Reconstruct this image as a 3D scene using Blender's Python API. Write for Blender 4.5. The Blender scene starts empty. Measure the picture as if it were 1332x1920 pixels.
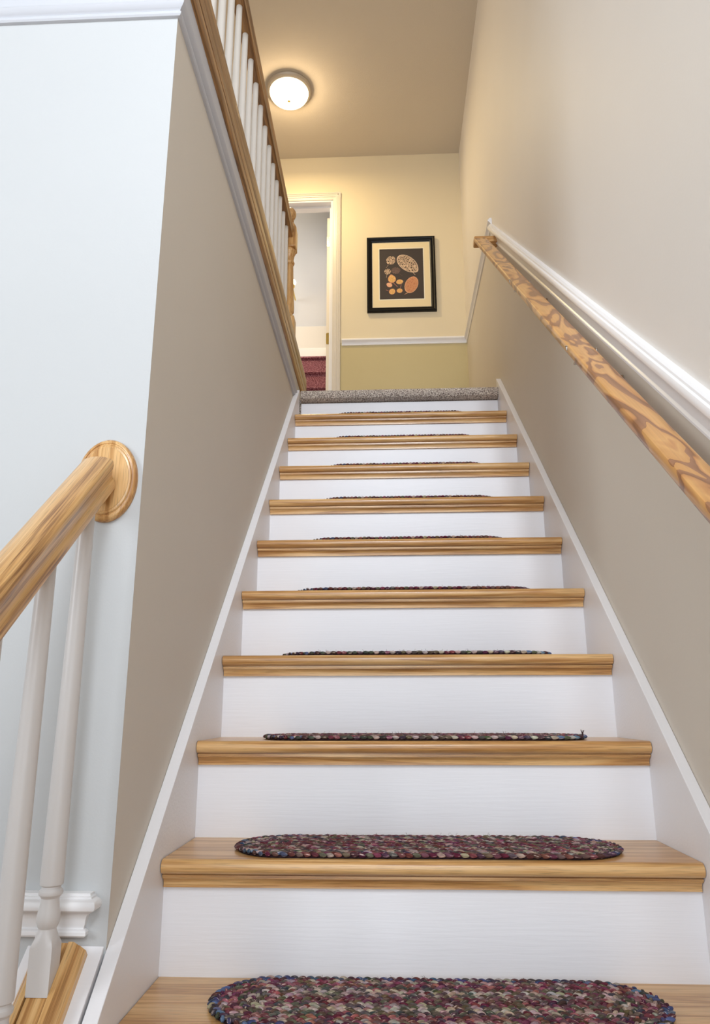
import bpy, math, random
from mathutils import Vector, Matrix
random.seed(7)
R = math.radians
sc = bpy.context.scene
COL = sc.collection

# ---------------------------------------------------------------- camera
cd = bpy.data.cameras.new('camera'); cam = bpy.data.objects.new('camera', cd); COL.objects.link(cam)
cd.sensor_fit = 'VERTICAL'; cd.sensor_height = 36; cd.lens = 25.94
cd.clip_start = .02
_r = Vector((0.998983, 0.045071, -0.001323)); _u = Vector((0.012982, -0.259387, 0.965686)); _f = Vector((-0.043181, 0.964721, 0.259709))
m = Matrix((_r, _u, -_f)).transposed().to_4x4(); m.translation = Vector((.44807, -1.34521, .49092))
cam.matrix_world = m
sc.camera = cam
# ---------------------------------------------------------------- world, lights, exposure
w = bpy.data.worlds.new('world'); sc.world = w; w.use_nodes = True
bg = w.node_tree.nodes['Background']; bg.inputs[0].default_value = (.86, .93, 1, 1); bg.inputs[1].default_value = 1.75
def area(name, loc, target, sx, sy, power, color):
    l = bpy.data.lights.new(name, 'AREA'); l.shape = 'RECTANGLE'; l.size = sx; l.size_y = sy; l.energy = power; l.color = color
    o = bpy.data.objects.new(name, l); COL.objects.link(o); o.location = loc
    o.rotation_euler = (Vector(target) - Vector(loc)).to_track_quat('-Z', 'Y').to_euler(); return o
area('window_daylight', (.2, -3.4, 1.0), (.3, .6, .8), 1.6, 2.0, 15, (.84, .92, 1))
area('upper_stair_fill', (.6, -3.4, 3.5), (.6, 1.9, 1.5), .9, 1.2, 12, (.84, .91, 1)).data.spread = R(60)  # narrow fill added to lift the upper stairs, not a real window
area('right_wall_fill', (-2.7, -1.9, 1.9), (1.06, .9, 1.9), 1.5, 1.8, 42, (.88, .94, 1)).data.spread = R(120)  # unseen fill added to brighten the right wall
area('attic_fill', (-1.38, 4.0, 4.0), (-.2, 4.6, 3.85), .4, .5, 8, (1, .98, .93))  # unseen fill added to brighten the room beyond the door
sc.view_settings.view_transform = 'Standard'; sc.view_settings.look = 'None'
sc.view_settings.gamma = 1; sc.view_settings.use_curve_mapping = False
sc.view_settings.exposure = 0.26

# ---------------------------------------------------------------- dimensions (metres)
RUN, RISE, W = .2286, .21153, 1.0383
SLOPE = RISE / RUN
XL, XR = -.025, 1.063        # wall faces left and right of the stair
YE, ZC = 3.67, 4.82          # end wall, ceiling
ZF = 10 * RISE               # upper floor
ANG = math.atan(.91)

# ---------------------------------------------------------------- helpers
def new_obj(name, verts, faces, mat, parent=None, origin=(0, 0, 0), smooth=35, bevel=0, kind=None, label=None, mats=None, mi=None):
    og = Vector(origin)
    me = bpy.data.meshes.new(name)
    me.from_pydata([tuple(Vector(v) - og) for v in verts], [], faces)
    for mm in (mats or [mat]): me.materials.append(mm)
    if mi: me.polygons.foreach_set('material_index', mi)
    import bmesh
    b = bmesh.new(); b.from_mesh(me); bmesh.ops.recalc_face_normals(b, faces=b.faces); b.to_mesh(me); b.free()
    if smooth:
        me.shade_smooth(); me.set_sharp_from_angle(angle=R(smooth))
    o = bpy.data.objects.new(name, me); COL.objects.link(o)
    o.location = og
    if parent:
        o.parent = parent; o.location = og - world_loc(parent)
    if bevel:
        md = o.modifiers.new('bevel', 'BEVEL'); md.width = bevel; md.segments = 2; md.limit_method = 'ANGLE'; md.angle_limit = R(40)
    if kind: o['kind'] = kind
    if label: o['label'] = label
    return o
def world_loc(o):
    v = Vector(o.location)
    while o.parent: o = o.parent; v += Vector(o.location)
    return v
def thing(name, label, cat, loc=(0, 0, 0), group=None):
    o = bpy.data.objects.new(name, None); COL.objects.link(o); o.location = loc; o.empty_display_size = .05
    return tag(o, label, cat, group)
def tag(o, label, cat, group=None):
    o['label'] = label; o['category'] = cat
    if group: o['group'] = group
    return o
def struct(o): o['kind'] = 'structure'; return o

def box(x0, x1, y0, y1, z0, z1):
    v = [(x, y, z) for z in (z0, z1) for y in (y0, y1) for x in (x0, x1)]
    return v, [(0, 2, 3, 1), (4, 5, 7, 6), (0, 1, 5, 4), (2, 6, 7, 3), (0, 4, 6, 2), (1, 3, 7, 5)]
def merge(*parts):
    V, F = [], []
    for v, f in parts:
        n = len(V); V += list(v); F += [tuple(i + n for i in q) for q in f]
    return V, F
def prism_x(pts, x0, x1):        # pts (y,z)
    n = len(pts); V = [(x0, y, z) for y, z in pts] + [(x1, y, z) for y, z in pts]
    return V, [tuple(range(n)), tuple(range(2 * n - 1, n - 1, -1))] + [(i, (i + 1) % n, (i + 1) % n + n, i + n) for i in range(n)]
def prism_z(pts, z0, z1):
    n = len(pts); V = [(x, y, z0) for x, y in pts] + [(x, y, z1) for x, y in pts]
    return V, [tuple(range(n)), tuple(range(2 * n - 1, n - 1, -1))] + [(i, (i + 1) % n, (i + 1) % n + n, i + n) for i in range(n)]
def lathe(prof, cx, cy, seg=20):  # prof (r,z)
    V, F = [], []
    for r_, z in prof:
        for k in range(seg):
            a = 2 * math.pi * k / seg; V.append((cx + r_ * math.cos(a), cy + r_ * math.sin(a), z))
    for i in range(len(prof) - 1):
        for k in range(seg):
            F.append((i * seg + k, i * seg + (k + 1) % seg, (i + 1) * seg + (k + 1) % seg, (i + 1) * seg + k))
    F.append(tuple(range(seg))); F.append(tuple(range((len(prof) - 1) * seg, len(prof) * seg)))
    return V, F
def sweep(name, prof, p0, p1, side, mat, parent=None, **kw):
    """profile (a across, b up) extruded from p0 to p1; side = world direction of +a. Local X runs along the length."""
    p0, p1 = Vector(p0), Vector(p1); d = (p1 - p0); L = d.length; d.normalize()
    s = Vector(side); s = (s - d * s.dot(d)).normalized(); upv = s.cross(d) if True else None
    if upv.z < 0: upv = -upv
    n = len(prof); seg = kw.pop('seg', 1)
    V = []
    for k in range(seg + 1): V += [(L * k / seg, a, b) for a, b in prof]
    F = [tuple(range(n)), tuple(range((seg + 1) * n - 1, seg * n - 1, -1))]
    for k in range(seg):
        F += [(k * n + i, k * n + (i + 1) % n, (k + 1) * n + (i + 1) % n, (k + 1) * n + i) for i in range(n)]
    o = new_obj(name, V, F, mat, **kw)
    M = Matrix((d, s, upv)).transposed()
    if M.determinant() < 0:
        # mirror across profile to keep a right-handed frame
        for v in o.data.vertices: v.co.y = -v.co.y
        o.data.flip_normals(); M = Matrix((d, -s, upv)).transposed()
    M = M.to_4x4()
    o.rotation_euler = M.to_euler()
    o.location = p0 - (world_loc(parent) if parent else Vector((0, 0, 0)))
    if parent: o.parent = parent
    return o
def arc(cx, cy, r_, a0, a1, n):
    return [(cx + r_ * math.cos(R(a0 + (a1 - a0) * i / n)), cy + r_ * math.sin(R(a0 + (a1 - a0) * i / n))) for i in range(n + 1)]

# ---------------------------------------------------------------- materials
def nodes(name):
    mt = bpy.data.materials.new(name); mt.use_nodes = True; nt = mt.node_tree; b = nt.nodes['Principled BSDF']
    return mt, nt, b
def N(nt, t, **kw):
    n = nt.nodes.new(t)
    for k, v in kw.items():
        if k in n.inputs.keys() if isinstance(k, str) else False: n.inputs[k].default_value = v
        else: setattr(n, k, v)
    return n
def srgb(c):
    return tuple(((x / 255) / 12.92 if x / 255 <= .04045 else (((x / 255) + .055) / 1.055) ** 2.4) for x in c) + (1,)
def paint(name, rgb, rough=.5, bump=.05, bscale=60, stretch=(1, 1, 1), var=.03, spec=.4):
    mt, nt, b = nodes(name); L = nt.links.new
    tc = N(nt, 'ShaderNodeTexCoord'); mp = N(nt, 'ShaderNodeMapping'); mp.inputs['Scale'].default_value = stretch
    L(tc.outputs['Object'], mp.inputs['Vector'])
    n1 = N(nt, 'ShaderNodeTexNoise'); n1.inputs['Scale'].default_value = bscale; n1.inputs['Detail'].default_value = 4
    n2 = N(nt, 'ShaderNodeTexNoise'); n2.inputs['Scale'].default_value = 2.2; n2.inputs['Detail'].default_value = 3
    L(mp.outputs[0], n1.inputs['Vector']); L(tc.outputs['Object'], n2.inputs['Vector'])
    mx = N(nt, 'ShaderNodeMix', data_type='RGBA'); c = srgb(rgb)
    mx.inputs[6].default_value = tuple(x * (1 - var) for x in c[:3]) + (1,); mx.inputs[7].default_value = tuple(min(1, x * (1 + var)) for x in c[:3]) + (1,)
    L(n2.outputs[0], mx.inputs[0]); L(mx.outputs[2], b.inputs['Base Color'])
    bp = N(nt, 'ShaderNodeBump'); bp.inputs['Strength'].default_value = bump; bp.inputs['Distance'].default_value = .002
    L(n1.outputs[0], bp.inputs['Height']); L(bp.outputs[0], b.inputs['Normal'])
    b.inputs['Roughness'].default_value = rough; b.inputs['Specular IOR Level'].default_value = spec
    return mt
def oak(name, axis='x', dark=(172, 120, 66), mid=(206, 157, 97), light=(224, 181, 124), rough=.32, figure=1.0):
    mt, nt, b = nodes(name); L = nt.links.new
    tc = N(nt, 'ShaderNodeTexCoord'); oi = N(nt, 'ShaderNodeObjectInfo')
    off = N(nt, 'ShaderNodeVectorMath', operation='SCALE'); off.inputs[0].default_value = (13, 7.3, 5.1); L(oi.outputs['Random'], off.inputs['Scale'])
    ad = N(nt, 'ShaderNodeVectorMath', operation='ADD'); L(tc.outputs['Object'], ad.inputs[0]); L(off.outputs[0], ad.inputs[1])
    def mp(al, ac):
        mm = N(nt, 'ShaderNodeMapping'); s = [ac, ac, ac]; s['xyz'.index(axis)] = al
        mm.inputs['Scale'].default_value = s; L(ad.outputs[0], mm.inputs['Vector']); return mm
    a = mp(1.3, 26); n1 = N(nt, 'ShaderNodeTexNoise'); n1.inputs['Scale'].default_value = 1; n1.inputs['Detail'].default_value = 3; n1.inputs['Distortion'].default_value = .8
    L(a.outputs[0], n1.inputs['Vector'])
    # growth rings: contour lines of the stretched noise
    mul = N(nt, 'ShaderNodeMath', operation='MULTIPLY'); mul.inputs[1].default_value = 20 * figure; L(n1.outputs[0], mul.inputs[0])
    sn = N(nt, 'ShaderNodeMath', operation='SINE'); L(mul.outputs[0], sn.inputs[0])
    mr = N(nt, 'ShaderNodeMapRange'); mr.inputs[1].default_value = -1; mr.inputs[2].default_value = 1; L(sn.outputs[0], mr.inputs[0])
    c_ = mp(7, 330); n3 = N(nt, 'ShaderNodeTexNoise'); n3.inputs['Scale'].default_value = 1; n3.inputs['Detail'].default_value = 3
    L(c_.outputs[0], n3.inputs['Vector'])
    mixv = N(nt, 'ShaderNodeMix', data_type='FLOAT'); mixv.inputs[0].default_value = .62; L(mr.outputs[0], mixv.inputs[2]); L(n3.outputs[0], mixv.inputs[3])
    cr = N(nt, 'ShaderNodeValToRGB'); e = cr.color_ramp.elements
    e[0].position = .22; e[0].color = srgb(dark); e[1].position = .72; e[1].color = srgb(light)
    k = e.new(.45); k.color = srgb(mid)
    L(mixv.outputs[0], cr.inputs[0]); 
    n4 = N(nt, 'ShaderNodeTexNoise'); n4.inputs['Scale'].default_value = 1; dmp = mp(1.5, 5); L(dmp.outputs[0], n4.inputs['Vector'])
    pm = mp(16, 700); n5 = N(nt, 'ShaderNodeTexNoise'); n5.inputs['Scale'].default_value = 1; n5.inputs['Detail'].default_value = 2; L(pm.outputs[0], n5.inputs['Vector'])
    pr = N(nt, 'ShaderNodeMapRange'); pr.inputs[1].default_value = .36; pr.inputs[2].default_value = .47; pr.inputs[3].default_value = .74; pr.inputs[4].default_value = 1.0; L(n5.outputs[0], pr.inputs[0])
    hs0 = N(nt, 'ShaderNodeHueSaturation'); L(pr.outputs[0], hs0.inputs['Value']); L(cr.outputs[0], hs0.inputs['Color'])
    hs = N(nt, 'ShaderNodeHueSaturation'); mr2 = N(nt, 'ShaderNodeMapRange'); mr2.inputs[3].default_value = .86; mr2.inputs[4].default_value = 1.14
    L(n4.outputs[0], mr2.inputs[0]); L(mr2.outputs[0], hs.inputs['Value']); L(hs0.outputs[0], hs.inputs['Color']); L(hs.outputs[0], b.inputs['Base Color'])
    bp = N(nt, 'ShaderNodeBump'); bp.inputs['Strength'].default_value = .12; bp.inputs['Distance'].default_value = .001
    L(n3.outputs[0], bp.inputs['Height']); L(bp.outputs[0], b.inputs['Normal'])
    b.inputs['Roughness'].default_value = rough; b.inputs['Coat Weight'].default_value = .25; b.inputs['Coat Roughness'].default_value = .18
    return mt
def fir(name):
    """flat-sawn softwood with large dark cathedral figure, grain along local X"""
    mt, nt, b = nodes(name); L = nt.links.new
    tc = N(nt, 'ShaderNodeTexCoord'); mp = N(nt, 'ShaderNodeMapping'); mp.inputs['Scale'].default_value = (2.6, 9, 9)
    L(tc.outputs['Object'], mp.inputs['Vector'])
    n1 = N(nt, 'ShaderNodeTexNoise'); n1.inputs['Scale'].default_value = 1; n1.inputs['Detail'].default_value = 2.5; n1.inputs['Distortion'].default_value = .9
    L(mp.outputs[0], n1.inputs['Vector'])
    mul = N(nt, 'ShaderNodeMath', operation='MULTIPLY'); mul.inputs[1].default_value = 6.0; L(n1.outputs[0], mul.inputs[0])
    fr = N(nt, 'ShaderNodeMath', operation='FRACT'); L(mul.outputs[0], fr.inputs[0])
    cr = N(nt, 'ShaderNodeValToRGB'); e = cr.color_ramp.elements
    e[0].position = 0; e[0].color = srgb((196, 142, 82)); e[1].position = 1; e[1].color = srgb((138, 88, 52))
    for p, c in ((.40, (208, 156, 94)), (.60, (184, 126, 72)), (.66, (134, 88, 54)), (.97, (156, 108, 74))):
        k = e.new(p); k.color = srgb(c)
    L(fr.outputs[0], cr.inputs[0])
    mp2 = N(nt, 'ShaderNodeMapping'); mp2.inputs['Scale'].default_value = (4, 220, 220); L(tc.outputs['Object'], mp2.inputs['Vector'])
    n2 = N(nt, 'ShaderNodeTexNoise'); n2.inputs['Scale'].default_value = 1; L(mp2.outputs[0], n2.inputs['Vector'])
    hs = N(nt, 'ShaderNodeHueSaturation'); mr = N(nt, 'ShaderNodeMapRange'); mr.inputs[3].default_value = .8; mr.inputs[4].default_value = 1.15
    L(n2.outputs[0], mr.inputs[0]); L(mr.outputs[0], hs.inputs['Value']); L(cr.outputs[0], hs.inputs['Color']); L(hs.outputs[0], b.inputs['Base Color'])
    b.inputs['Roughness'].default_value = .33; b.inputs['Coat Weight'].default_value = .3
    return mt
def plain(name, rgb, rough=.5, metal=0, emit=None, es=1):
    mt, nt, b = nodes(name); b.inputs['Base Color'].default_value = srgb(rgb); b.inputs['Roughness'].default_value = rough; b.inputs['Metallic'].default_value = metal
    n = N(nt, 'ShaderNodeTexNoise'); n.inputs['Scale'].default_value = 90; bp = N(nt, 'ShaderNodeBump'); bp.inputs['Strength'].default_value = .03
    nt.links.new(n.outputs[0], bp.inputs['Height']); nt.links.new(bp.outputs[0], b.inputs['Normal'])
    if emit: b.inputs['Emission Color'].default_value = emit + (1,); b.inputs['Emission Strength'].default_value = es
    return mt
def carpet_mat(name, c0, c1, c2, scale=320):
    mt, nt, b = nodes(name); L = nt.links.new
    tc = N(nt, 'ShaderNodeTexCoord'); v = N(nt, 'ShaderNodeTexNoise'); v.inputs['Scale'].default_value = scale; v.inputs['Detail'].default_value = 3
    L(tc.outputs['Object'], v.inputs['Vector'])
    cr = N(nt, 'ShaderNodeValToRGB'); e = cr.color_ramp.elements; e[0].position = .36; e[0].color = srgb(c0); e[1].position = .64; e[1].color = srgb(c2); k = e.new(.5); k.color = srgb(c1)
    L(v.outputs[0], cr.inputs[0]); L(cr.outputs[0], b.inputs['Base Color'])
    bp = N(nt, 'ShaderNodeBump'); bp.inputs['Strength'].default_value = .6; bp.inputs['Distance'].default_value = .004; L(v.outputs[0], bp.inputs['Height']); L(bp.outputs[0], b.inputs['Normal'])
    b.inputs['Roughness'].default_value = .95; b.inputs['Specular IOR Level'].default_value = .1
    return mt

M_white = paint('white_gloss_paint', (238, 236, 238), rough=.38, bump=.22, bscale=1, stretch=(8, 160, 160))
M_trim = paint('white_trim_paint', (240, 238, 238), rough=.3, bump=.04)
M_cream = paint('cream_wall_paint', (232, 226, 219), rough=.6, bump=.1, bscale=180)
M_bright = paint('daylit_wall_paint', (192, 193, 193), rough=.6, bump=.1, bscale=180)  # split from khaki so the colour carries the daylight on the front wall
M_khaki = paint('khaki_wall_paint', (213, 204, 191), rough=.6, bump=.1, bscale=180)
M_lamplit_khaki = paint('lamplit_khaki_wall_paint', (202, 187, 142), rough=.6, bump=.1, bscale=180)  # khaki shifted to olive: the ceiling lamp's warm cast is in the colour
M_lamplit_cream = paint('lamplit_cream_wall_paint', (230, 216, 186), rough=.6, bump=.1, bscale=180)  # cream yellowed so the colour carries the ceiling lamp's warm light
M_ceil = paint('ceiling_paint', (211, 200, 184), rough=.9, bump=.5, bscale=140, spec=.1)
M_cas = paint('casing_paint', (222, 214, 202), rough=.35, bump=.04)
M_bal = paint('baluster_paint', (222, 215, 206), rough=.35, bump=.03)
M_oak = oak('oak_tread')
M_oakt = oak('oak_tread_top_light', light=(228, 180, 122))
M_oakz = oak('oak_vertical', 'z')
M_fir = fir('flat_sawn_fir')
M_black = plain('black_frame_lacquer', (7, 6, 6), .35); M_black.node_tree.nodes['Principled BSDF'].inputs['Specular IOR Level'].default_value = .25
M_mat = paint('cream_mat_board', (236, 218, 178), rough=.9, bump=.05, bscale=300)
M_matw = plain('mat_bevel_white', (245, 238, 220), .8)
M_print = paint('charcoal_print_paper', (66, 58, 56), rough=.7, bump=.02, var=.06)
M_brass = plain('brass', (226, 196, 110), .22, 1)
M_chrome = plain('brushed_nickel', (200, 196, 190), .25, 1)
M_dome = plain('glowing_frosted_glass', (255, 248, 230), .3, 0, (1, .84, .56), 3.2)
M_glow = plain('glowing_bulb', (255, 248, 230), .3, 0, (1, .86, .6), 2.0)
M_ring = plain('satin_nickel_ring', (196, 184, 168), .45, .3)
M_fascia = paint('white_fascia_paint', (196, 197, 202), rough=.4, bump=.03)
M_door = paint('door_paint', (232, 222, 206), rough=.4, bump=.03)
M_berber = carpet_mat('berber_carpet', (110, 98, 92), (190, 176, 164), (236, 226, 214), 190)
M_burg = carpet_mat('burgundy_carpet', (100, 58, 66), (138, 86, 94), (178, 128, 134), 110)
M_attic = paint('attic_white_paint', (232, 234, 238), rough=.8)

# ---------------------------------------------------------------- SETTING
S = []
def walls():
    # right wall, two paint colours split along the rail line
    yb, yj = -3.6, 2.34
    zj = 1.04 + .895 * yj
    zl = 1.04 + .895 * (-1.9)
    low = [(yb, -1.6), (YE, -1.6), (YE, zj), (yj, zj), (-1.9, zl), (yb, zl)]
    up = [(yb, zl), (-1.9, zl), (yj, zj), (YE, zj), (YE, ZC), (yb, ZC)]
    v1, f1 = prism_x(low, XR, XR + .12); v2, f2 = prism_x(up, XR, XR + .12)
    V, F = merge((v1, f1), (v2, f2))
    struct(new_obj('wall_right', V, F, None, mats=[M_khaki, M_cream], mi=[0] * len(f1) + [1] * len(f2), smooth=0))
    # end wall with door opening (x -.72 .. .04, top z 4.415)
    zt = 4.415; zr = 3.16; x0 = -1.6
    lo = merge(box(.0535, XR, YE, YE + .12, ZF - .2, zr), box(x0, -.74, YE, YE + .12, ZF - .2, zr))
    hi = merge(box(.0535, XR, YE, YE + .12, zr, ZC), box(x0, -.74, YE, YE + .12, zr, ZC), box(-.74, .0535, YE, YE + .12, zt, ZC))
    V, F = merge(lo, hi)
    struct(new_obj('wall_end', V, F, None, mats=[M_lamplit_khaki, M_lamplit_cream], mi=[0] * len(lo[1]) + [1] * len(hi[1]), smooth=0))
    # wall beside the stair, under the landing balustrade
    V, F = box(-.125, XL, .0, 2.62, -1.6, 2.215)
    struct(new_obj('wall_left', V, F, M_khaki, smooth=0))
    V, F = box(-2.8, -.1251, .0, .12, -1.6, 2.215)
    V2, F2 = box(-.1251, XL, -.0006, .0, -1.6, 2.215)
    V, F = merge((V, F), (V2, F2))
    V = [(x, (y - .0006 if y == 0.0 and x < -.125 else y), z) for x, y, z in V]
    struct(new_obj('wall_front', V, F, M_bright, smooth=0))
    V, F = box(-2.92, -2.8, -3.6, .12, -1.6, ZC)
    struct(new_obj('wall_far_left', V, F, M_bright, smooth=0))
    V, F = merge(box(-2.8, -.75, -3.72, -3.6, -1.6, ZC), box(-.75, XR, -3.72, -3.6, 4.5, ZC))
    struct(new_obj('wall_back_light_block', V, F, M_bright, smooth=0))  # added behind the camera to block sky light from the front wall
    V, F = box(-1.72, -1.6, .12, YE + .12, ZF, ZC)
    struct(new_obj('wall_hallway', V, F, M_cream, smooth=0))
    V, F = box(-2.8, -1.6, .0, .12, 2.3, ZC)
    struct(new_obj('wall_upper_front', V, F, M_cream, smooth=0))
    V, F = box(-2.92, XR + .12, -3.6, YE + .12, ZC, ZC + .1)
    struct(new_obj('ceiling', V, F, M_ceil, smooth=0))
    V, F = box(-2.92, XR + .12, -3.6, .0, -1.7, -1.6 + .331)
    struct(new_obj('floor', V, F, M_oak, smooth=0))
    V, F = box(-1.6, -.125, .12, YE, ZF - .2, ZF - .01)
    V2, F2 = box(-.125, XR, 2.62, YE, ZF - .2, ZF - .01)
    V3, F3 = box(XL, XR, 2.31, 2.62, ZF - .2, ZF - .01)
    V, F = merge((V, F), (V2, F2), (V3, F3))
    struct(new_obj('floor_landing', V, F, M_berber, smooth=0))
walls()

# chair rails and mouldings
CHAIR = [(0, 0), (.005, 0), (.0085, .002), (.009, .006), (.006, .009), (.005, .011), (.0065, .018), (.010, .027), (.015, .034), (.019, .038),
         (.020, .040), (.024, .043), (.025, .050), (.022, .056), (.018, .058), (.017, .062), (.012, .066), (0, .066)]
y0, yj = -1.9, 2.33
CH2 = [(a * .9, b * .85) for a, b in CHAIR]; CHAIR = [(a * 1.15, b * 1.2) for a, b in CHAIR]
struct(sweep('trim_1', CHAIR, (XR, y0, .992 + .895 * y0), (XR, yj, .992 + .895 * yj), (-1, 0, 0), M_trim))
struct(sweep('trim_2', CH2, (XR, yj - .035, 3.132), (XR, YE, 3.132), (-1, 0, 0), M_trim))
struct(sweep('trim_3', CH2, (.125, YE, 3.132), (XR, YE, 3.132), (0, -1, 0), M_trim))
BEAD = [(0, 0), (.007, .001), (.010, .005), (.010, .010), (.007, .014), (.006, .016), (.009, .020), (.016, .026), (.018, .032), (.016, .038), (.010, .042), (0, .043)]
# fascia board above the bead, on both faces
V, F = merge(box(XL, XL + .006, -.0066, 2.62, 2.09, 2.181), box(-2.8, XL, -.0066, -.0007, 2.09, 2.181))
struct(new_obj('trim_4', V, F, M_fascia, smooth=0))
def bead():
    V, F = [], []; n = len(BEAD); z0 = 2.052
    for a, b in BEAD: V.append((-2.8, -.0006 - a, z0 + b))
    for a, b in BEAD: V.append((XL + a, -.0006 - a, z0 + b))
    for a, b in BEAD: V.append((XL + a, 2.24, z0 + b))
    for k in range(2):
        for i in range(n - 1): F.append((k * n + i, k * n + i + 1, (k + 1) * n + i + 1, (k + 1) * n + i))
    struct(new_obj('trim_5', V, F, M_fascia))
bead()
CROWN = [(0, 0), (.010, 0), (.013, .003), (.013, .008), (.010, .011), (.007, .012), (.007, .015), (.009, .018), (.010, .026), (.012, .032), (.017, .038), (.025, .041),
         (.030, .044), (.032, .049), (.031, .054), (.028, .058), (.022, .060), (.022, .063), (.018, .064), (.018, .068), (0, .068)]
def crown():
    # mitred run on the front wall with a return to the wall at its right end
    z0 = .130; xe = -.070; V = []; F = []; n = len(CROWN)
    for a, b in CROWN: V.append((-2.8, -.0006 - a, z0 + b))
    for a, b in CROWN: V.append((xe + a, -.0006 - a, z0 + b))
    for a, b in CROWN: V.append((xe + a, -.0006, z0 + b))
    for k in range(2):
        for i in range(n - 1): F.append((k * n + i, k * n + i + 1, (k + 1) * n + i + 1, (k + 1) * n + i))
    struct(new_obj('trim_7', V, F, M_trim))
crown()

# door casing, jamb and the open door
def door():
    cas = thing('door_1', '', ''); del cas['label'], cas['category']; struct(cas)
    cas.location = (-.35, YE, ZF)
    fl = [(0, 0), (.075, 0), (.075, .012), (.072, .016), (.062, .018), (.058, .014), (.054, .017), (.046, .017), (.042, .013), (.036, .016), (.028, .015), (.024, .011), (.012, .010), (.006, .009), (0, .007)]
    # side casings: profile across x, thickness out of the wall (-y)
    V, F = prism_z([(.053 + a * .83, YE - b) for a, b in fl], ZF, 4.478)
    new_obj('casing', V, F, M_cas, parent=cas, origin=(.04, YE, ZF))
    V, F = prism_z([(-.74 - a, YE - b) for a, b in fl], ZF, 4.478)
    new_obj('casing', V, F, M_cas, parent=cas, origin=(-.74, YE, ZF))
    V, F = prism_x([(YE - b, 4.412 + a * .88) for a, b in fl], -.815, .115)
    new_obj('head_casing', V, F, M_cas, parent=cas, origin=(-.35, YE, 4.405))
    V, F = merge(box(.036, .054, YE - .002, YE + .125, ZF, 4.41), box(-.74, -.722, YE - .002, YE + .125, ZF, 4.41), box(-.722, .036, YE - .002, YE + .125, 4.398, 4.414),
                 box(.024, .036, YE + .05, YE + .085, ZF, 4.38), box(-.722, .036, YE + .05, YE + .085, 4.380, 4.398))
    new_obj('jamb', V, F, M_trim, parent=cas, origin=(-.35, YE, ZF), smooth=0)
    # open door leaf seen edge on, hinges on its edge
    V, F = box(-.004, .036, YE + .128, YE + .83, ZF + .012, 4.345)
    d = new_obj('door_leaf', V, F, M_door, parent=cas, origin=(.03, YE + .128, ZF), smooth=0, bevel=.002)
    for z in (3.265, 4.125):
        pts = arc(.006, z + .040, .008, 90, 180, 4) + arc(.006, z - .040, .008, 180, 270, 4) + arc(.030 - .004, z - .04, .008, 270, 360, 4) + arc(.030 - .004, z + .04, .008, 0, 90, 4)
        n = len(pts); V = [(x - .002, YE + .128, zz) for x, zz in pts] + [(x - .002, YE + .1255, zz) for x, zz in pts]
        F = [tuple(range(n)), tuple(range(2 * n - 1, n - 1, -1))] + [(i, (i + 1) % n, (i + 1) % n + n, i + n) for i in range(n)]
        kv, kf = lathe([(.004, z - .05), (.0055, z - .046), (.0055, z + .046), (.004, z + .05)], .036, YE + .122, 10)
        V, F = merge((V, F), (kv, kf))
        new_obj('hinge', V, F, M_brass, parent=d, origin=(.01, YE + .127, z))
        for sx, sz in ((.018, .034), (.008, 0), (.018, -.034)):
            vv, ff = lathe([(.0035, -.0008), (.003, .0008)], 0, 0, 8)
            vv = [(x + sx - .002, YE + .1252 - zz_, y + z + sz) for x, y, zz_ in vv]
            new_obj('screw', vv, ff, M_chrome, parent=d, origin=(sx, YE + .125, z + sz))
door()

# room beyond the door: burgundy carpeted stairs, ledge board, knee wall, sloped ceiling
def attic():
    st = thing('carpeted_stairs', 'burgundy carpeted stairs going up beyond the white doorway at the top', 'stairs', (-.4, 4.2, ZF))
    tops = [(4.585, 3.513), (4.38, 3.272), (4.16, 3.026), (3.95, 2.78)]
    for y, z in tops:
        nose = arc(y - .012, z - .014, .014, 90, 200, 5)
        pts = [(4.598 if y > 4.5 else 4.619, z)] + nose + [(y, z - .03), (y, z - .26), (4.619, z - .26)]
        V, F = prism_x(pts, -.75, -.02)
        new_obj('step', V, F, M_burg, parent=st, origin=(-.4, y, z))
    V, F = merge(box(-1.5, .9, 4.6, 4.64, 3.513, 3.60), box(-1.5, .9, 4.605, 4.64, 3.60, 3.612))
    struct(new_obj('baseboard_end', V, F, M_trim, smooth=0, bevel=.003))
    V, F = box(-1.5, .9, 4.62, 4.74, ZF - .2, 3.835)
    struct(new_obj('wall_beyond', V, F, M_cream, smooth=0))
    V, F = prism_x([(4.63, 3.835), (4.74, 3.835), (4.10, 4.95), (3.80, 5.0), (3.80, 4.88), (4.05, 4.83)], -1.5, .9)
    struct(new_obj('ceiling_beyond', V, F, M_attic, smooth=0))
    V, F = merge(box(.9, 1.0, YE + .12, 4.74, ZF - .2, 5), box(-1.6, -1.5, YE + .12, 4.74, ZF - .2, 5))
    struct(new_obj('wall_beyond_sides', V, F, M_cream, smooth=0))
    V, F = box(-1.5, .9, YE + .12, 4.62, ZF - .2, ZF)
    struct(new_obj('floor_beyond', V, F, M_burg, smooth=0))
    t = thing('globe_lamp', 'small glowing globe lamp half hidden behind the oak newel, beyond the doorway', 'lamp', (-.345, 4.36, 4.08))
    V, F = lathe([(.004, 4.052), (.020, 4.058), (.030, 4.075), (.030, 4.09), (.02, 4.108), (.004, 4.112)], -.345, 4.30, 16)
    new_obj('globe', V, F, M_glow, parent=t, origin=(-.345, 4.3, 4.08))
    V, F = merge(lathe([(.018, 4.035), (.02, 4.055)], -.345, 4.30, 14), box(-.350, -.340, 4.30, 4.50, 4.028, 4.038))
    new_obj('arm', V, F, M_brass, parent=t, origin=(-.345, 4.4, 4.03))
attic()

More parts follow.
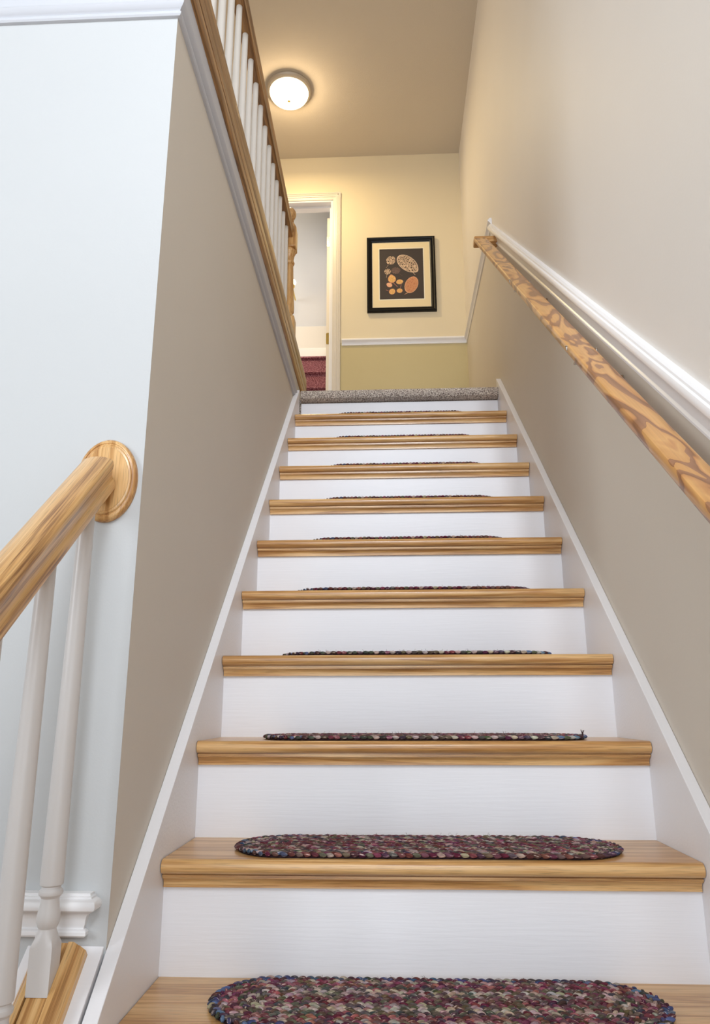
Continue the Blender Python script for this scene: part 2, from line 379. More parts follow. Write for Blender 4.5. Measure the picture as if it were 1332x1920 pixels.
# ---------------------------------------------------------------- STAIRCASE
stair = thing('staircase', 'straight staircase with oak treads and white painted risers', 'staircase', (W / 2, 0, 0))
G = .0015
def tread(k):
    y = k * RUN; z = k * RISE; t = .0270
    back = y + RUN + .008
    nose = arc(y - .0345 + t / 2, z - t / 2, t / 2, 90, 270, 12)
    # flatter bull nose
    nose = [(yy, zz) for yy, zz in nose]
    pts = [(back, z)] + nose + [(back, z - t)]
    V, F = prism_x(pts, G, W - G)
    tr = new_obj('tread', V, F, M_oak, parent=stair, origin=(W / 2, y, z))
    c = [(y + .001, z - t), (y - .017, z - t), (y - .017, z - t - .0018), (y - .0205, z - t - .0024), (y - .0205, z - t - .0060), (y - .0185, z - t - .0068)] + \
        [(y - .0185 + .011 * math.sin(R(a)), z - t - .0085 - .0145 * (1 - math.cos(R(a)))) for a in range(0, 91, 15)] + \
        [(y - .0085, z - t - .0235), (y - .0085, z - t - .0267), (y + .001, z - t - .0267)]
    V, F = prism_x(c, G, W - G)
    new_obj('cove_moulding', V, F, M_oak, parent=tr, origin=(W / 2, y, z - t))
for k in range(-5, 10): tread(k)
for k in range(-5, 11):
    y = k * RUN
    V, F = box(0, W, y, y + .018, (k - 1) * RISE, k * RISE - (.027 if k < 10 else .046))
    new_obj('riser', V, F, M_white, parent=stair, origin=(W / 2, y, (k - 1) * RISE), smooth=0)
def zl_(y): return .110 + .909 * y
def zr_(y): return .126 + .902 * y
ya = -1.45
for side in (0, 1):
    fz = zr_ if side else zl_
    ye = 2.295 if side else 2.25
    lowb = lambda y: max(-1.269, fz(y) - .42)
    if not side: ye = 2.2
    yk = (-1.269 + .42 - fz(0)) / .905
    pts = [(ya, fz(ya)), (ye, fz(ye)), (ye, fz(ye) - .42), (yk, -1.269), (ya, -1.269)]
    V, F = prism_x(pts, W, W + .0240) if side else prism_x(pts, -.0245, 0)
    new_obj('skirt_board', V, F, M_white, parent=stair, origin=((W + .0124 if side else -.0124), 0, 0), smooth=0, bevel=.0012)

# landing carpet rolled over the top nosing
def carpet():
    prof = []; z = ZF + .012; yf = 2.236
    Y = 2.60
    while Y > yf + .03: prof.append((Y, z, 0, 1)); Y -= .0028
    r_ = .026
    for i in range(0, 30):
        a = R(90 + 140 * i / 29); prof.append((yf + .026 + r_ * math.cos(a) - .0, z - r_ + r_ * math.sin(a), math.cos(a), math.sin(a)))
    prof.append((2.262, ZF - .040, 0, -1)); prof.append((2.30, ZF - .040, 0, -1))
    nx = 420; V = []; F = []; rnd = random.Random(3)
    ph = [rnd.random() * 6.28 for _ in prof]
    for j, (y, zz, ny, nz) in enumerate(prof):
        for i in range(nx + 1):
            x = .0005 + (W - .001) * i / nx
            d = .0022 * abs(math.sin(x * 420 + (j // 3) * 1.9)) * (.4 + .6 * abs(math.sin(j * math.pi / 3.0))) + rnd.uniform(0, .0012)
            V.append((x, y + ny * d, zz + nz * d))
    n = nx + 1
    for j in range(len(prof) - 1):
        for i in range(nx): F.append((j * n + i, j * n + i + 1, (j + 1) * n + i + 1, (j + 1) * n + i))
    o = new_obj('landing_carpet', V, F, M_berber, origin=(W / 2, 2.25, ZF), smooth=0)
    tag(o, 'grey and beige looped carpet rolled over the edge of the top landing', 'carpet')
carpet()

# ---------------------------------------------------------------- BRAIDED RUGS
def rug_material():
    mt, nt, b = nodes('braided_yarn'); L = nt.links.new
    at = N(nt, 'ShaderNodeAttribute', attribute_name='yarn'); uv = N(nt, 'ShaderNodeUVMap')
    mp = N(nt, 'ShaderNodeMapping'); mp.inputs['Scale'].default_value = (1.4, 9, 1); L(uv.outputs[0], mp.inputs['Vector'])
    n = N(nt, 'ShaderNodeTexNoise'); n.inputs['Scale'].default_value = 1; n.inputs['Detail'].default_value = 2; L(mp.outputs[0], n.inputs['Vector'])
    cr = N(nt, 'ShaderNodeValToRGB'); e = cr.color_ramp.elements; e[0].position = .61; e[0].color = (0, 0, 0, 1); e[1].position = .69; e[1].color = (1, 1, 1, 1)
    L(n.outputs[0], cr.inputs[0])
    mx = N(nt, 'ShaderNodeMix', data_type='RGBA'); L(at.outputs['Color'], mx.inputs[6]); mx.inputs[7].default_value = srgb((222, 200, 188))
    sc_ = N(nt, 'ShaderNodeMath', operation='MULTIPLY'); sc_.inputs[1].default_value = .7; L(cr.outputs[0], sc_.inputs[0]); L(sc_.outputs[0], mx.inputs[0])
    hs = N(nt, 'ShaderNodeHueSaturation'); mr = N(nt, 'ShaderNodeMapRange'); mr.inputs[1].default_value = .3; mr.inputs[2].default_value = .6; mr.inputs[3].default_value = .55; mr.inputs[4].default_value = 1.12
    L(n.outputs[0], mr.inputs[0]); L(mr.outputs[0], hs.inputs['Value']); L(mx.outputs[2], hs.inputs['Color']); L(hs.outputs[0], b.inputs['Base Color'])
    bp = N(nt, 'ShaderNodeBump'); bp.inputs['Strength'].default_value = .5; bp.inputs['Distance'].default_value = .001; L(n.outputs[0], bp.inputs['Height']); L(bp.outputs[0], b.inputs['Normal'])
    b.inputs['Roughness'].default_value = .95; b.inputs['Specular IOR Level'].default_value = .1
    return mt
M_yarn = rug_material()
M_fuzz = plain('stray_yarn', (70, 44, 48), .9)
PAL = dict(burg=(124, 74, 80), wine=(96, 54, 62), rose=(156, 100, 102), char=(80, 72, 74), brown=(112, 94, 88), tan=(172, 152, 144), cream=(190, 172, 166), navy=(76, 82, 114), blue=(104, 118, 148), olive=(96, 86, 78))
def rug_mesh(seed, hL=.285, Rr=.113, w=.0161, ring_sets=None):
    rnd = random.Random(seed)
    V, F, C, UV = [], [], [], []
    seg_u, seg_v = 6, 6
    def lobe(p, ang, ln, wd, ht, col, tilt=0):
        base = len(V); ru = rnd.random() * 50; ca, sa = math.cos(ang), math.sin(ang)
        for i in range(seg_u + 1):
            u = i / seg_u; s = max(.12, math.sin(math.pi * u) ** .55)
            xx = (u - .5) * ln
            for j in range(seg_v):
                a = 2 * math.pi * j / seg_v
                yy = wd / 2 * s * math.cos(a); zz = ht / 2 * s * math.sin(a)
                V.append((p[0] + ca * xx - sa * yy, p[1] + sa * xx + ca * yy, p[2] + zz + tilt * (u - .5)))
                C.append(col); UV.append((u + ru, j / seg_v + ru))
        for i in range(seg_u):
            for j in range(seg_v):
                F.append((base + i * seg_v + j, base + i * seg_v + (j + 1) % seg_v, base + (i + 1) * seg_v + (j + 1) % seg_v, base + (i + 1) * seg_v + j))
    rings = int(Rr / w)
    sets = ring_sets or [['wine', 'char', 'navy'], ['brown', 'burg', 'tan'], ['burg', 'wine', 'rose'], ['char', 'olive', 'brown'], ['olive', 'tan', 'cream'], ['brown', 'olive', 'tan'], ['wine', 'brown', 'burg']]
    for ri in range(rings):
        r_ = Rr - (ri + .5) * w
        per = 4 * hL + 2 * math.pi * r_
        n = max(12, int(per / .0150)); st = sets[ri % len(sets)]
        n -= n % 3
        for k in range(n):
            for sgn in (-1, 1):
                s = (k + (.5 if sgn > 0 else 0)) / n * per
                # stadium path
                if s < 2 * hL: cx, cy, tx = -hL + s, -r_, 0
                elif s < 2 * hL + math.pi * r_:
                    a = (s - 2 * hL) / r_ if r_ > 0 else 0; cx, cy, tx = hL + r_ * math.sin(a), -r_ * math.cos(a), a
                elif s < 4 * hL + math.pi * r_: cx, cy, tx = hL - (s - 2 * hL - math.pi * r_), r_, math.pi
                else:
                    a = (s - 4 * hL - math.pi * r_) / r_; cx, cy, tx = -hL - r_ * math.sin(a), r_ * math.cos(a), math.pi + a
                nx_, ny_ = -math.sin(tx), math.cos(tx)
                o = sgn * w * .235
                px, py = cx + nx_ * o + rnd.uniform(-.0006, .0006), cy + ny_ * o + rnd.uniform(-.0006, .0006)
                key = st[(k + (1 if sgn > 0 else 0)) % 3]
                if rnd.random() < .22: key = rnd.choice(['burg', 'wine', 'char', 'brown', 'rose', 'tan'])
                if ri == 0 and abs(cx) > hL * .96 and rnd.random() < .45: key = rnd.choice(['navy', 'blue', 'char'])
                c = srgb(tuple(min(255, max(0, ch + rnd.uniform(-12, 12))) for ch in PAL[key]))
                lobe((px, py, .0065 + rnd.uniform(-.0006, .0008)), tx + sgn * R(38), .0225, .0086, .0094, c)
    nb = len(V)
    pts = arc(hL, 0, Rr - .004, -90, 90, 14) + arc(-hL, 0, Rr - .004, 90, 270, 14)
    vb, fb = prism_z(pts, .0005, .0055)
    for v in vb: V.append(v); C.append(srgb((50, 34, 38))); UV.append((0, 0))
    F += [tuple(i + nb for i in q) for q in fb]
    nf = len(F)
    # stray fibres standing off the edge
    for _ in range(70):
        s = rnd.uniform(-hL, hL); sd = rnd.choice((-1, -1, 1)); x = s; y = sd * (Rr - rnd.uniform(.002, .03)); z = .0105
        dx, dy, dz = rnd.uniform(-.006, .006), rnd.uniform(-.003, .003), rnd.uniform(.001, .006)
        b0 = len(V)
        for t in range(4):
            q = t / 3; wd = .00025
            px, py, pz = x + dx * q + rnd.uniform(-.0008, .0008), y + dy * q, z + dz * math.sin(q * 2.2)
            V.append((px - wd, py, pz)); V.append((px + wd, py, pz + wd)); V.append((px, py + wd, pz))
            C.extend([srgb((120, 90, 90))] * 3); UV.extend([(0, 0)] * 3)
        for t in range(3):
            for j in range(3): F.append((b0 + t * 3 + j, b0 + t * 3 + (j + 1) % 3, b0 + (t + 1) * 3 + (j + 1) % 3, b0 + (t + 1) * 3 + j))
    me = bpy.data.meshes.new('rug'); me.from_pydata(V, [], F); me.materials.append(M_yarn)
    ca = me.color_attributes.new('yarn', 'FLOAT_COLOR', 'POINT')
    ca.data.foreach_set('color', [x for c in C for x in c])
    ul = me.uv_layers.new(name='UVMap')
    li = [0] * len(me.loops); me.loops.foreach_get('vertex_index', li)
    ul.data.foreach_set('uv', [x for i in li for x in UV[i]])
    me.shade_smooth()
    return me
RM = [rug_mesh(1), rug_mesh(2, ring_sets=[['burg', 'wine', 'brown'], ['brown', 'char', 'tan'], ['char', 'brown', 'tan'], ['wine', 'burg', 'brown'], ['brown', 'tan', 'olive'], ['burg', 'char', 'wine'], ['wine', 'brown', 'burg']]),
      rug_mesh(3, ring_sets=[['char', 'olive', 'cream'], ['burg', 'wine', 'rose'], ['brown', 'char', 'burg'], ['wine', 'burg', 'tan'], ['brown', 'olive', 'tan'], ['burg', 'char', 'wine'], ['wine', 'brown', 'burg']])]
rug_labels = {0: 'oval braided rug with navy ends on the lowest tread, nearest the camera',
    1: 'oval burgundy braided rug lying flat on the wide second visible tread',
    2: 'braided rug showing thick dark edge, with a frayed tuft at its right end',
    3: 'braided rug with pale flecked edge on the fourth tread from below',
    4: 'thin maroon rug edge with a tuft at its left end, fifth tread up',
    5: 'maroon rug edge seen above the sixth oak nosing from below',
    6: 'dark rug edge just showing above the seventh oak nosing from below',
    7: 'dark rug edge above the third oak nosing below the carpeted landing',
    8: 'barely visible rug edge on the second oak tread below the landing',
    9: 'barely visible rug edge on the topmost oak tread under the landing'}
rx = {0: .523, 1: .521, 2: .530, 3: .524, 4: .527, 5: .515, 6: .529, 7: .527, 8: .522, 9: .517}
for k in range(10):
    me = RM[{0: 0, 1: 1, 2: 2, 3: 2}.get(k, 1)]
    o = bpy.data.objects.new('braided_rug', me); COL.objects.link(o)
    o.location = (rx[k], k * RUN + .098, k * RISE + .0003)
    o.scale = (1, 1, 1)
    o.scale = ({0: .985, 1: 1, 2: .985, 3: .945, 4: .95}.get(k, .90), 1, 1)
    tag(o, rug_labels[k], 'rug', 'braided rugs on the stair treads')
def tuft(x, y, z, seed, h=.018):
    rnd = random.Random(seed); V = []; F = []
    for _ in range(16):
        dx, dy = rnd.uniform(-.004, .006), rnd.uniform(-.004, .004); hh = h * rnd.uniform(.6, 1); b0 = len(V); ox, oy = rnd.uniform(-.002, .002), rnd.uniform(-.002, .002)
        for t in range(5):
            q = t / 4; wd = .0008 * (1 - q * .6)
            for a in (0, 2.1, 4.2): V.append((x + ox + dx * q * q + wd * math.cos(a), y + oy + dy * q + wd * math.sin(a), z + hh * q))
        for t in range(4):
            for j in range(3): F.append((b0 + t * 3 + j, b0 + t * 3 + (j + 1) % 3, b0 + (t + 1) * 3 + (j + 1) % 3, b0 + (t + 1) * 3 + j))
    return V, F
for k, xs, h in ((2, .378, .016), (4, -.35, .008)):
    rg = [o for o in COL.objects if o.name.startswith('braided_rug') and abs(o.location.z - (k * RISE + .0003)) < 1e-4][0]
    V, F = tuft(0, 0, 0, k, h)
    t = new_obj('frayed_tuft', V, F, M_fuzz, label='frayed tuft of yarn'); t.parent = rg; t.location = (xs, -.06 if k == 2 else -.07, .009)

# ---------------------------------------------------------------- LOWER STAIR RAILING (left, in front)
kw = thing('knee_wall', 'white painted sloping knee wall beside the stair skirt under the oak cap', 'wall', (-.09, -.7, -.6))
tag(kw, 'white sloping knee wall beneath the lower balusters, bottom left', 'wall')
def zk(y): return .116 + .91 * y
V, F = prism_x([(-1.45, zk(-1.45)), (-.001, zk(-.001)), (-.001, -1.269), (-1.45, -1.269)], -.157, -.0285)
new_obj('knee_wall_body', V, F, M_white, parent=kw, origin=(-.09, -.7, -.6), smooth=0, bevel=.001)

rail = thing('stair_railing', 'oak stair handrail with oval wall rosette and painted balusters, lower left', 'railing', (-.093, -.6, -.4))
CAP = [(-.042, 0), (.042, 0), (.042, .012), (.0405, .014), (.034, .025), (.0325, .0255), (.026, .0345), (.0178, .0345), (.0172, .022), (.0160, .022), (.0158, .0310), (-.0158, .0310), (-.0160, .022), (-.0172, .022), (-.0178, .0345), (-.026, .0345), (-.0325, .0255), (-.034, .025), (-.0405, .014), (-.042, .012)]
sweep('base_cap', CAP, (-.093, -1.42, zk(-1.42)), (-.093, -.012, zk(-.012)), (1, 0, 0), M_oak, parent=rail, smooth=15)
HR_ = [(.0200, 0), (.0225, .002), (.0240, .008), (.0238, .018), (.0222, .022), (.0216, .024), (.0216, .028), (.0228, .034), (.0252, .041), (.0280, .047), (.0290, .051), (.0292, .057), (.0280, .0605), (.0250, .0630), (.012, .0668), (0, .0680)]
HR = HR_ + [(-a, b) for a, b in reversed(HR_[:-1])]
def zh(y): return .915 + .91 * y      # rail underside
sweep('handrail', HR, (-.093, -1.4, zh(-1.4)), (-.093, -.016, zh(-.016)), (1, 0, 0), oak('oak_rail', dark=(132, 88, 48), figure=1.3), parent=rail)
def rosette():
    V, F = [], []; seg = 48
    prof = [(1.0, .0), (1.0, .006), (.97, .010), (.93, .012), (.90, .0125), (.885, .011), (.86, .0115), (.83, .0145), (.78, .0155), (.77, .0165), (.0, .0175)]
    for s, d in prof:
        for k in range(seg):
            a = 2 * math.pi * k / seg; V.append((-.093 + .060 * s * math.cos(a), -.0008 - d, .921 + .083 * s * math.sin(a)))
    for i in range(len(prof) - 1):
        for k in range(seg): F.append((i * seg + k, i * seg + (k + 1) % seg, (i + 1) * seg + (k + 1) % seg, (i + 1) * seg + k))
    F.append(tuple(range(seg)))
    new_obj('rosette', V, F, M_oakz, parent=rail, origin=(-.093, 0, .921), label='oval oak rosette on the wall')
rosette()
def baluster_mesh(h, b, top_r=.0135, base_top=.082):
    """square foot, turned neck, tapering shaft; z=0 at the foot"""
    V, F = box(-b, b, -b, b, 0, base_top - .006)
    # chamfered shoulder up to round neck
    seg = 24; rings = []
    def ring(fn): rings.append([fn(2 * math.pi * (k + .5) / seg) for k in range(seg)])
    def sq(a, r_): c, s = math.cos(a), math.sin(a); t = r_ / max(abs(c), abs(s)); return (t * c, t * s)
    V, F = [], []
    def add(pts):
        s0 = len(V); V.extend(pts); return s0
    rows = []
    for z in (0, base_top - .012): rows.append(add([(*sq(2 * math.pi * k / seg, b), z) for k in range(seg)]))
    # lamb's-tongue: flats rise higher than the corners
    rows.append(add([(*[c * .985 for c in sq(2 * math.pi * k / seg, b)], base_top - .010 + .006 * (1 if max(abs(math.cos(2 * math.pi * k / seg)), abs(math.sin(2 * math.pi * k / seg))) > .95 else 0)) for k in range(seg)]))
    k_ = h
    prof = [(.0165, base_top + .004), (.0140, base_top + .010), (.0135, base_top + .013), (.0150, base_top + .0155), (.0175, base_top + .022), (.0182, base_top + .028), (.0172, base_top + .035),
            (.0152, base_top + .043), (.0140, base_top + .052), (.0138, base_top + .056), (.0150, base_top + .058), (.0180, base_top + .061), (.0187, base_top + .064), (.0180, base_top + .067), (.0150, base_top + .070),
            (.0145, base_top + .073), (.0178, base_top + .0755), (.0182, base_top + .080), (.0178, base_top + .14), ((.0178 + top_r) / 2, (base_top + .14 + h) / 2), (top_r, h)]
    for r_, z in prof: rows.append(add([(r_ * math.cos(2 * math.pi * k / seg), r_ * math.sin(2 * math.pi * k / seg), z) for k in range(seg)]))
    for i in range(len(rows) - 1):
        for k in range(seg): F.append((rows[i] + k, rows[i] + (k + 1) % seg, rows[i + 1] + (k + 1) % seg, rows[i + 1] + k))
    F.append(tuple(range(seg))); F.append(tuple(rows[-1] + k for k in range(seg)))
    return V, F
M_bal2 = paint('shaded_baluster_paint', (208, 203, 200), rough=.33, bump=.03)  # greyed: shadow on the lower balusters is put into the paint colour
BV, BF = baluster_mesh(.805, .0175, base_top=.078)
b0 = None
for i in range(9):
    y = (-.08, -.212, -.352)[i] if i < 3 else -.352 - .135 * (i - 2); zb = zk(y) + .0310 * 1.35 - .014
    if b0 is None:
        b0 = new_obj('baluster', BV, BF, M_bal2, parent=rail, origin=(0, 0, 0), smooth=30); o = b0
    else:
        o = b0.copy(); COL.objects.link(o); o.parent = rail
    o.location = Vector((-.093, y, zb)) - Vector(rail.location)

# ---------------------------------------------------------------- UPPER BALUSTRADE
XB = -.072
bal = thing('balustrade', 'oak and white landing balustrade running above the left stair wall', 'railing', (XB, 1.1, 2.215))
CAPU = [(-.055, 0), (.054, 0), (.059, .003), (.0635, .012), (.065, .026), (.0635, .040), (.060, .052), (.056, .060), (.053, .064), (.053, .067), (.0575, .070), (.0585, .076), (.0585, .105), (.0568, .108), (.0568, .111), (.0585, .114), (.0585, .182), (.055, .190), (-.05, .190), (-.055, .184)]
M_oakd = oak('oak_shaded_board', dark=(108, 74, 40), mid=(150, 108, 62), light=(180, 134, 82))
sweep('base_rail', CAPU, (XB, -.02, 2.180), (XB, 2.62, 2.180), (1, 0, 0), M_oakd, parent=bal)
V, F = lathe([(.0165, 0), (.0165, .05), (.0145, .20), (.0112, .62), (.0108, .668)], 0, 0, 16)
ub = None
for i in range(20):
    y = .897 + .1166 * (i - 8)
    if y > 2.10: break
    if ub is None: ub = new_obj('baluster', V, F, M_bal, parent=bal); o = ub
    else: o = ub.copy(); COL.objects.link(o); o.parent = bal
    o.location = Vector((XB, y, 2.345)) - Vector(bal.location)
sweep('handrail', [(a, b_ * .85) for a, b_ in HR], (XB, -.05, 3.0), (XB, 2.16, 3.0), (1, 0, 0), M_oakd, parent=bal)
def newel():
    cy = 2.195; z0 = 2.362; b = .040
    nw = thing('newel_post', '', ''); del nw['label'], nw['category']; nw.parent = bal; nw.location = Vector((XB, cy, z0)) - Vector(bal.location)
    bx = []
    V1 = box(XB - b, XB + b, cy - b, cy + b, z0, z0 + .16)
    V2 = box(XB - b, XB + b, cy - b, cy + b, 2.945, 3.075)
    tur = lathe([(.034, z0 + .155), (.036, z0 + .168), (.028, z0 + .18), (.027, z0 + .19), (.033, z0 + .20), (.034, z0 + .23), (.030, z0 + .30), (.026, z0 + .44), (.0245, 2.845), (.024, 2.850), (.029, 2.855), (.031, 2.862), (.029, 2.869), (.025, 2.873),
                 (.026, 2.890), (.030, 2.910), (.036, 2.923), (.038, 2.930), (.037, 2.937), (.034, 2.945)], XB, cy, 24)
    cham = lathe([(.040, 3.072), (.038, 3.089), (.028, 3.109), (.018, 3.116), (.016, 3.124), (.022, 3.129), (.016, 3.134), (.020, 3.140), (.028, 3.150), (.033, 3.164), (.034, 3.176), (.032, 3.189), (.025, 3.202), (.012, 3.210), (.001, 3.212)], XB, cy, 24)
    nw_o = Vector(nw.location)
    for nm, vf, bv in (('foot_block', V1, .003), ('turned_shaft', tur, 0), ('top_block', V2, .006), ('ball_finial', cham, 0)):
        new_obj(nm, vf[0], vf[1], M_oakz, parent=nw, origin=(XB, cy, vf[0][0][2]), bevel=bv)
newel()

# ---------------------------------------------------------------- RIGHT WALL HANDRAIL
def wall_rail():
    ct = 1.008
    zc = lambda y: ct + .91 * y
    t = thing('wall_handrail', 'boldly figured wooden handrail mounted along the right stair wall', 'handrail', (.969, .4, zc(.4)))
    hw = .0325
    P_ = [(.016, -.030), (.024, -.028), (.029, -.024), (.0315, -.018), (.0325, -.011), (.0320, -.004), (.030, -.001), (.026, .0005), (.012, .001)]
    P = P_ + [(-a, b) for a, b in reversed(P_)]
    yT = 2.135
    sweep('rail', P, (.9685, -1.6, zc(-1.6)), (.9685, yT, zc(yT)), (1, 0, 0), M_fir, parent=t, seg=1)
    # level return from the rail's top end to the wall
    V, F = box(.936, XR + .002, yT - .012, yT + .05, zc(yT) - .034, zc(yT) + .002)
    new_obj('return_block', V, F, M_oak, parent=t, origin=(.99, yT, zc(yT)), bevel=.006, label='oak return meeting the wall')
    for y in (-.6, .44, 1.17):
        z = zc(y)
        br = bpy.data.objects.new('bracket', None); COL.objects.link(br); br.parent = t; br.empty_display_size = .02
        br.location = Vector((XR, y, z - .07)) - Vector(t.location)
        V, F = [], []
        path = [(XR - .004, y, z - .094), (1.035, y, z - .092), (1.005, y, z - .082), (.985, y, z - .066), (.9685, y, z - .042)]
        for i, p in enumerate(path):
            for k in range(8):
                a = 2 * math.pi * k / 8; V.append((p[0] + .004 * math.sin(a), p[1] + .0055 * math.cos(a), p[2] + .0055 * math.sin(a)))
        for i in range(len(path) - 1):
            for k in range(8): F.append((i * 8 + k, i * 8 + (k + 1) % 8, (i + 1) * 8 + (k + 1) % 8, (i + 1) * 8 + k))
        new_obj('arm', V, F, M_chrome, parent=br, origin=(1.02, y, z - .07))
        pv, pf = lathe([(.015, 0), (.015, .003), (.012, .006), (.006, .008)], 0, 0, 20)
        new_obj('wall_plate', [(XR - .0005 - z_, y + x_, z - .094 + y_) for x_, y_, z_ in pv], pf, M_chrome, parent=br, origin=(XR, y, z - .094))
        for sx, ty in ((1, 0), (-1, .02)):
            cv, cf = lathe([(.0022, -.006), (.0022, .003), (.0034, .004), (.003, .006), (.001, .007)], 0, 0, 10)
            new_obj('screw_tab', [(.9685 + sx * (hw + (.0015 if sx > 0 else .0045)) + x_, y + ty + y_, zc(y + ty) - .006 + z_) for x_, y_, z_ in cv], cf, M_chrome, parent=br, origin=(.9685 + sx * hw, y, z))
        V, F = box(.9685 - hw + .006, .9685 + hw - .006, y - .006, y + .006, z - .044, z - .039)
        new_obj('strap', V, F, M_chrome, parent=br, origin=(.9685, y, z - .04), smooth=0)
wall_rail()

# ---------------------------------------------------------------- FRAMED PICTURE
def picture():
    x0, x1, z0, z1 = .319, .845, 3.400, 4.046
    cx, cz = (x0 + x1) / 2, (z0 + z1) / 2
    t = thing('framed_picture', 'black framed botanical leaf print on charcoal ground, hung on the end wall', 'picture', (cx, YE - .001, cz))
    # moulded frame, mitred
    prof = [(0, .001), (0, .022), (.004, .026), (.012, .027), (.020, .022), (.028, .020), (.036, .016), (.040, .012), (.040, .001)]   # (inset, proud)
    n = len(prof); V = []; F = []
    for cxn, czn in ((0, 0), (1, 0), (1, 1), (0, 1)):
        for a, d in prof: V.append(((x0 + a) if cxn == 0 else (x1 - a), YE - d, (z0 + a) if czn == 0 else (z1 - a)))
    for c in range(4):
        for i in range(n): F.append((c * n + i, c * n + (i + 1) % n, ((c + 1) % 4) * n + (i + 1) % n, ((c + 1) % 4) * n + i))
    new_obj('frame', V, F, M_black, parent=t, origin=(cx, YE, cz))
    px0, px1, pz0, pz1 = x0 + .097, x1 - .092, z0 + .110, z1 - .098
    def ringbox(a0, a1, b0_, b1_, c0, c1, d0, d1, yy, y2):
        V = [(a0, yy, b0_), (a1, yy, b0_), (a1, yy, b1_), (a0, yy, b1_), (c0, yy, d0), (c1, yy, d0), (c1, yy, d1), (c0, yy, d1)]
        V += [(x, y2, z) for x, y, z in V]
        F = []
        for k in range(4):
            j = (k + 1) % 4
            F += [(k, j, 4 + j, 4 + k), (8 + k, 8 + j, 12 + j, 12 + k), (k, j, 8 + j, 8 + k), (4 + k, 4 + j, 12 + j, 12 + k)]
        return V, F
    V, F = ringbox(x0 + .036, x1 - .036, z0 + .036, z1 - .036, px0, px1, pz0, pz1, YE - .008, YE - .003)
    new_obj('mat_board', V, F, M_mat, parent=t, origin=(cx, YE, cz), smooth=0)
    V, F = ringbox(px0 - .006, px1 + .006, pz0 - .006, pz1 + .006, px0, px1, pz0, pz1, YE - .0088, YE - .0078)
    new_obj('mat_bevel', V, F, M_matw, parent=t, origin=(cx, YE, cz), smooth=0)
    V, F = ringbox(x0 + .038, x1 - .038, z0 + .038, z1 - .038, x0 + .043, x1 - .043, z0 + .043, z1 - .043, YE - .0088, YE - .0078)
    new_obj('mat_edge', V, F, M_matw, parent=t, origin=(cx, YE, cz), smooth=0)
    V, F = box(px0 - .01, px1 + .01, YE - .0035, YE - .0015, pz0 - .01, pz1 + .01)
    pr = new_obj('print', V, F, M_print, parent=t, origin=(cx, YE, cz), smooth=0)
    def leafmat(nm, base, vein, sc_=120, amt=.5):
        mt, nt, b = nodes(nm); L = nt.links.new
        tc = N(nt, 'ShaderNodeTexCoord'); v = N(nt, 'ShaderNodeTexVoronoi', feature='DISTANCE_TO_EDGE'); v.inputs['Scale'].default_value = sc_
        L(tc.outputs['Object'], v.inputs['Vector'])
        cr = N(nt, 'ShaderNodeValToRGB'); e = cr.color_ramp.elements; e[0].position = .0; e[0].color = srgb(vein); e[1].position = amt; e[1].color = srgb(base)
        L(v.outputs['Distance'], cr.inputs[0]); L(cr.outputs[0], b.inputs['Base Color']); b.inputs['Roughness'].default_value = .7
        return mt
    lace = leafmat('lace_leaf', (92, 74, 62), (226, 196, 166), 70, .22)
    dusk = leafmat('dusky_leaf', (78, 62, 58), (120, 96, 88), 90, .3)
    yel = leafmat('yellow_leaf', (232, 190, 120), (214, 160, 96), 60, .3)
    pink = leafmat('pink_leaf', (218, 150, 118), (236, 190, 150), 60, .3)
    rust = leafmat('rust_leaf', (188, 122, 88), (204, 146, 104), 50, .25)
    pale = plain('leaf_outline', (224, 196, 170), .7)
    pkol = plain('pink_outline', (214, 140, 120), .7)
    U = lambda px: px0 + (px - 268) / (955 - 268) * (px1 - px0)
    Vv = lambda py: pz1 - (py - 318) / (1112 - 318) * (pz1 - pz0)
    sx = (px1 - px0) / (955 - 268)
    def leaf(px, py, a, b, ang, mat, tip=0, outline=None, stem=None):
        V = []; n = 28; ca, sa = math.cos(R(ang)), math.sin(R(ang))
        def shape(k_, y):
            out = []
            for i in range(n):
                th = 2 * math.pi * i / n; rr = 1 + tip * max(0, math.cos(th)) ** 8
                ex, ez = a * k_ * math.cos(th) * rr, b * k_ * math.sin(th)
                out.append((U(px) + sx * (ca * ex - sa * ez), y, Vv(py) + sx * (sa * ex + ca * ez)))
            return out
        y0_ = YE - .0036
        if outline:
            V = shape(1.0, y0_) + shape(1.0, y0_ - .0006); F = [tuple(range(n, 2 * n))] + [(i, (i + 1) % n, (i + 1) % n + n, i + n) for i in range(n)]
            new_obj('leaf_edge', V, F, outline, parent=pr, origin=(U(px), YE, Vv(py)), smooth=0)
        V = shape(.93 if outline else 1, y0_ - .0003) + shape(.93 if outline else 1, y0_ - .0011); F = [tuple(range(n, 2 * n))] + [(i, (i + 1) % n, (i + 1) % n + n, i + n) for i in range(n)]
        new_obj('leaf', V, F, mat, parent=pr, origin=(U(px), YE, Vv(py)), smooth=0)
        if stem:
            (ax, ay, bx, by) = stem; dx, dz = U(bx) - U(ax), Vv(by) - Vv(ay); l = math.hypot(dx, dz); ox, oz = -dz / l * .0012, dx / l * .0012
            yy = y0_ - .0014
            V = [(U(ax) - ox, yy, Vv(ay) - oz), (U(ax) + ox, yy, Vv(ay) + oz), (U(bx) + ox, yy, Vv(by) + oz), (U(bx) - ox, yy, Vv(by) - oz)]
            V += [(x, y0_, z) for x, y, z in V]
            new_obj('stem', V, [(0, 1, 2, 3), (4, 5, 6, 7), (0, 1, 5, 4), (1, 2, 6, 5), (2, 3, 7, 6), (3, 0, 4, 7)], outline or mat, parent=pr, origin=(U(px), YE, Vv(py)), smooth=0)
    leaf(705, 550, 195, 120, -43, lace, .12, pale, (560, 440, 825, 735))
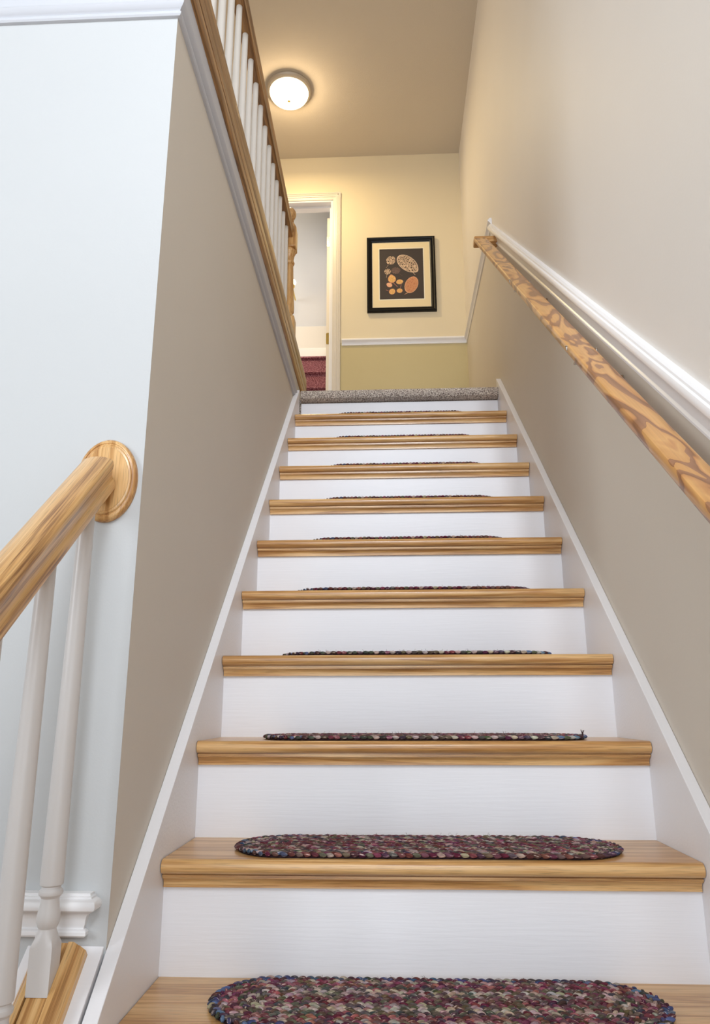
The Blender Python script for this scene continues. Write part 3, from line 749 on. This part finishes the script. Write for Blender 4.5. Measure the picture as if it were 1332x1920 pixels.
    leaf(447, 495, 78, 72, 60, lace, 0, None, (415, 550, 372, 612))
    leaf(392, 672, 52, 50, 0, lace, 0, None, (385, 715, 372, 770))
    leaf(522, 660, 72, 60, 0, dusk, 0, None, (555, 690, 625, 750))
    leaf(460, 792, 66, 62, 100, yel, .28, pkol)
    leaf(578, 838, 52, 42, 10, yel, .1, pink)
    leaf(420, 882, 46, 40, 150, pink, .1, pkol, (470, 840, 545, 915))
    leaf(460, 988, 50, 48, 60, yel, .1, pkol, (405, 975, 365, 960))
    leaf(578, 976, 44, 40, 180, yel, .1, pkol, (590, 935, 605, 880))
    leaf(762, 888, 150, 100, 68, rust, .0, pink, (700, 1015, 650, 1035))
picture()

# ---------------------------------------------------------------- CEILING LIGHT
def lamp():
    cx, cy, z = -.216, 2.975, ZC
    t = thing('ceiling_light', 'round flush ceiling light with glowing frosted glass and pale metal ring', 'lamp', (cx, cy, z))
    V, F = lathe([(.157, z - .001), (.158, z - .010), (.152, z - .016), (.150, z - .022), (.155, z - .026), (.154, z - .032), (.146, z - .037), (.140, z - .038), (.137, z - .034)], cx, cy, 48)
    new_obj('ring', V, F, M_ring, parent=t, origin=(cx, cy, z))
    V, F = lathe([(.139, z - .036)] + [(.139 * math.cos(R(a)), z - .036 - .072 * math.sin(R(a))) for a in range(10, 90, 10)] + [(.004, z - .108)], cx, cy, 48)
    new_obj('glass_dome', V, F, M_dome, parent=t, origin=(cx, cy, z))
    V, F = lathe([(.008, z - .106), (.011, z - .111), (.009, z - .116), (.005, z - .120), (.006, z - .125), (.001, z - .128)], cx, cy, 14)
    new_obj('finial', V, F, M_brass, parent=t, origin=(cx, cy, z))
    l = bpy.data.lights.new('ceiling_light_bulb', 'AREA'); l.shape = 'DISK'; l.size = .24; l.energy = 14; l.color = (1, .77, .40)
    o = bpy.data.objects.new('ceiling_light_bulb', l); COL.objects.link(o); o.location = (cx, cy, z - .135)
    l = bpy.data.lights.new('ceiling_light_glow', 'POINT'); l.energy = 4.5; l.shadow_soft_size = .04; l.color = (1, .76, .46)
    o = bpy.data.objects.new('ceiling_light_glow', l); COL.objects.link(o); o.location = (cx, cy, z - .19)
lamp()
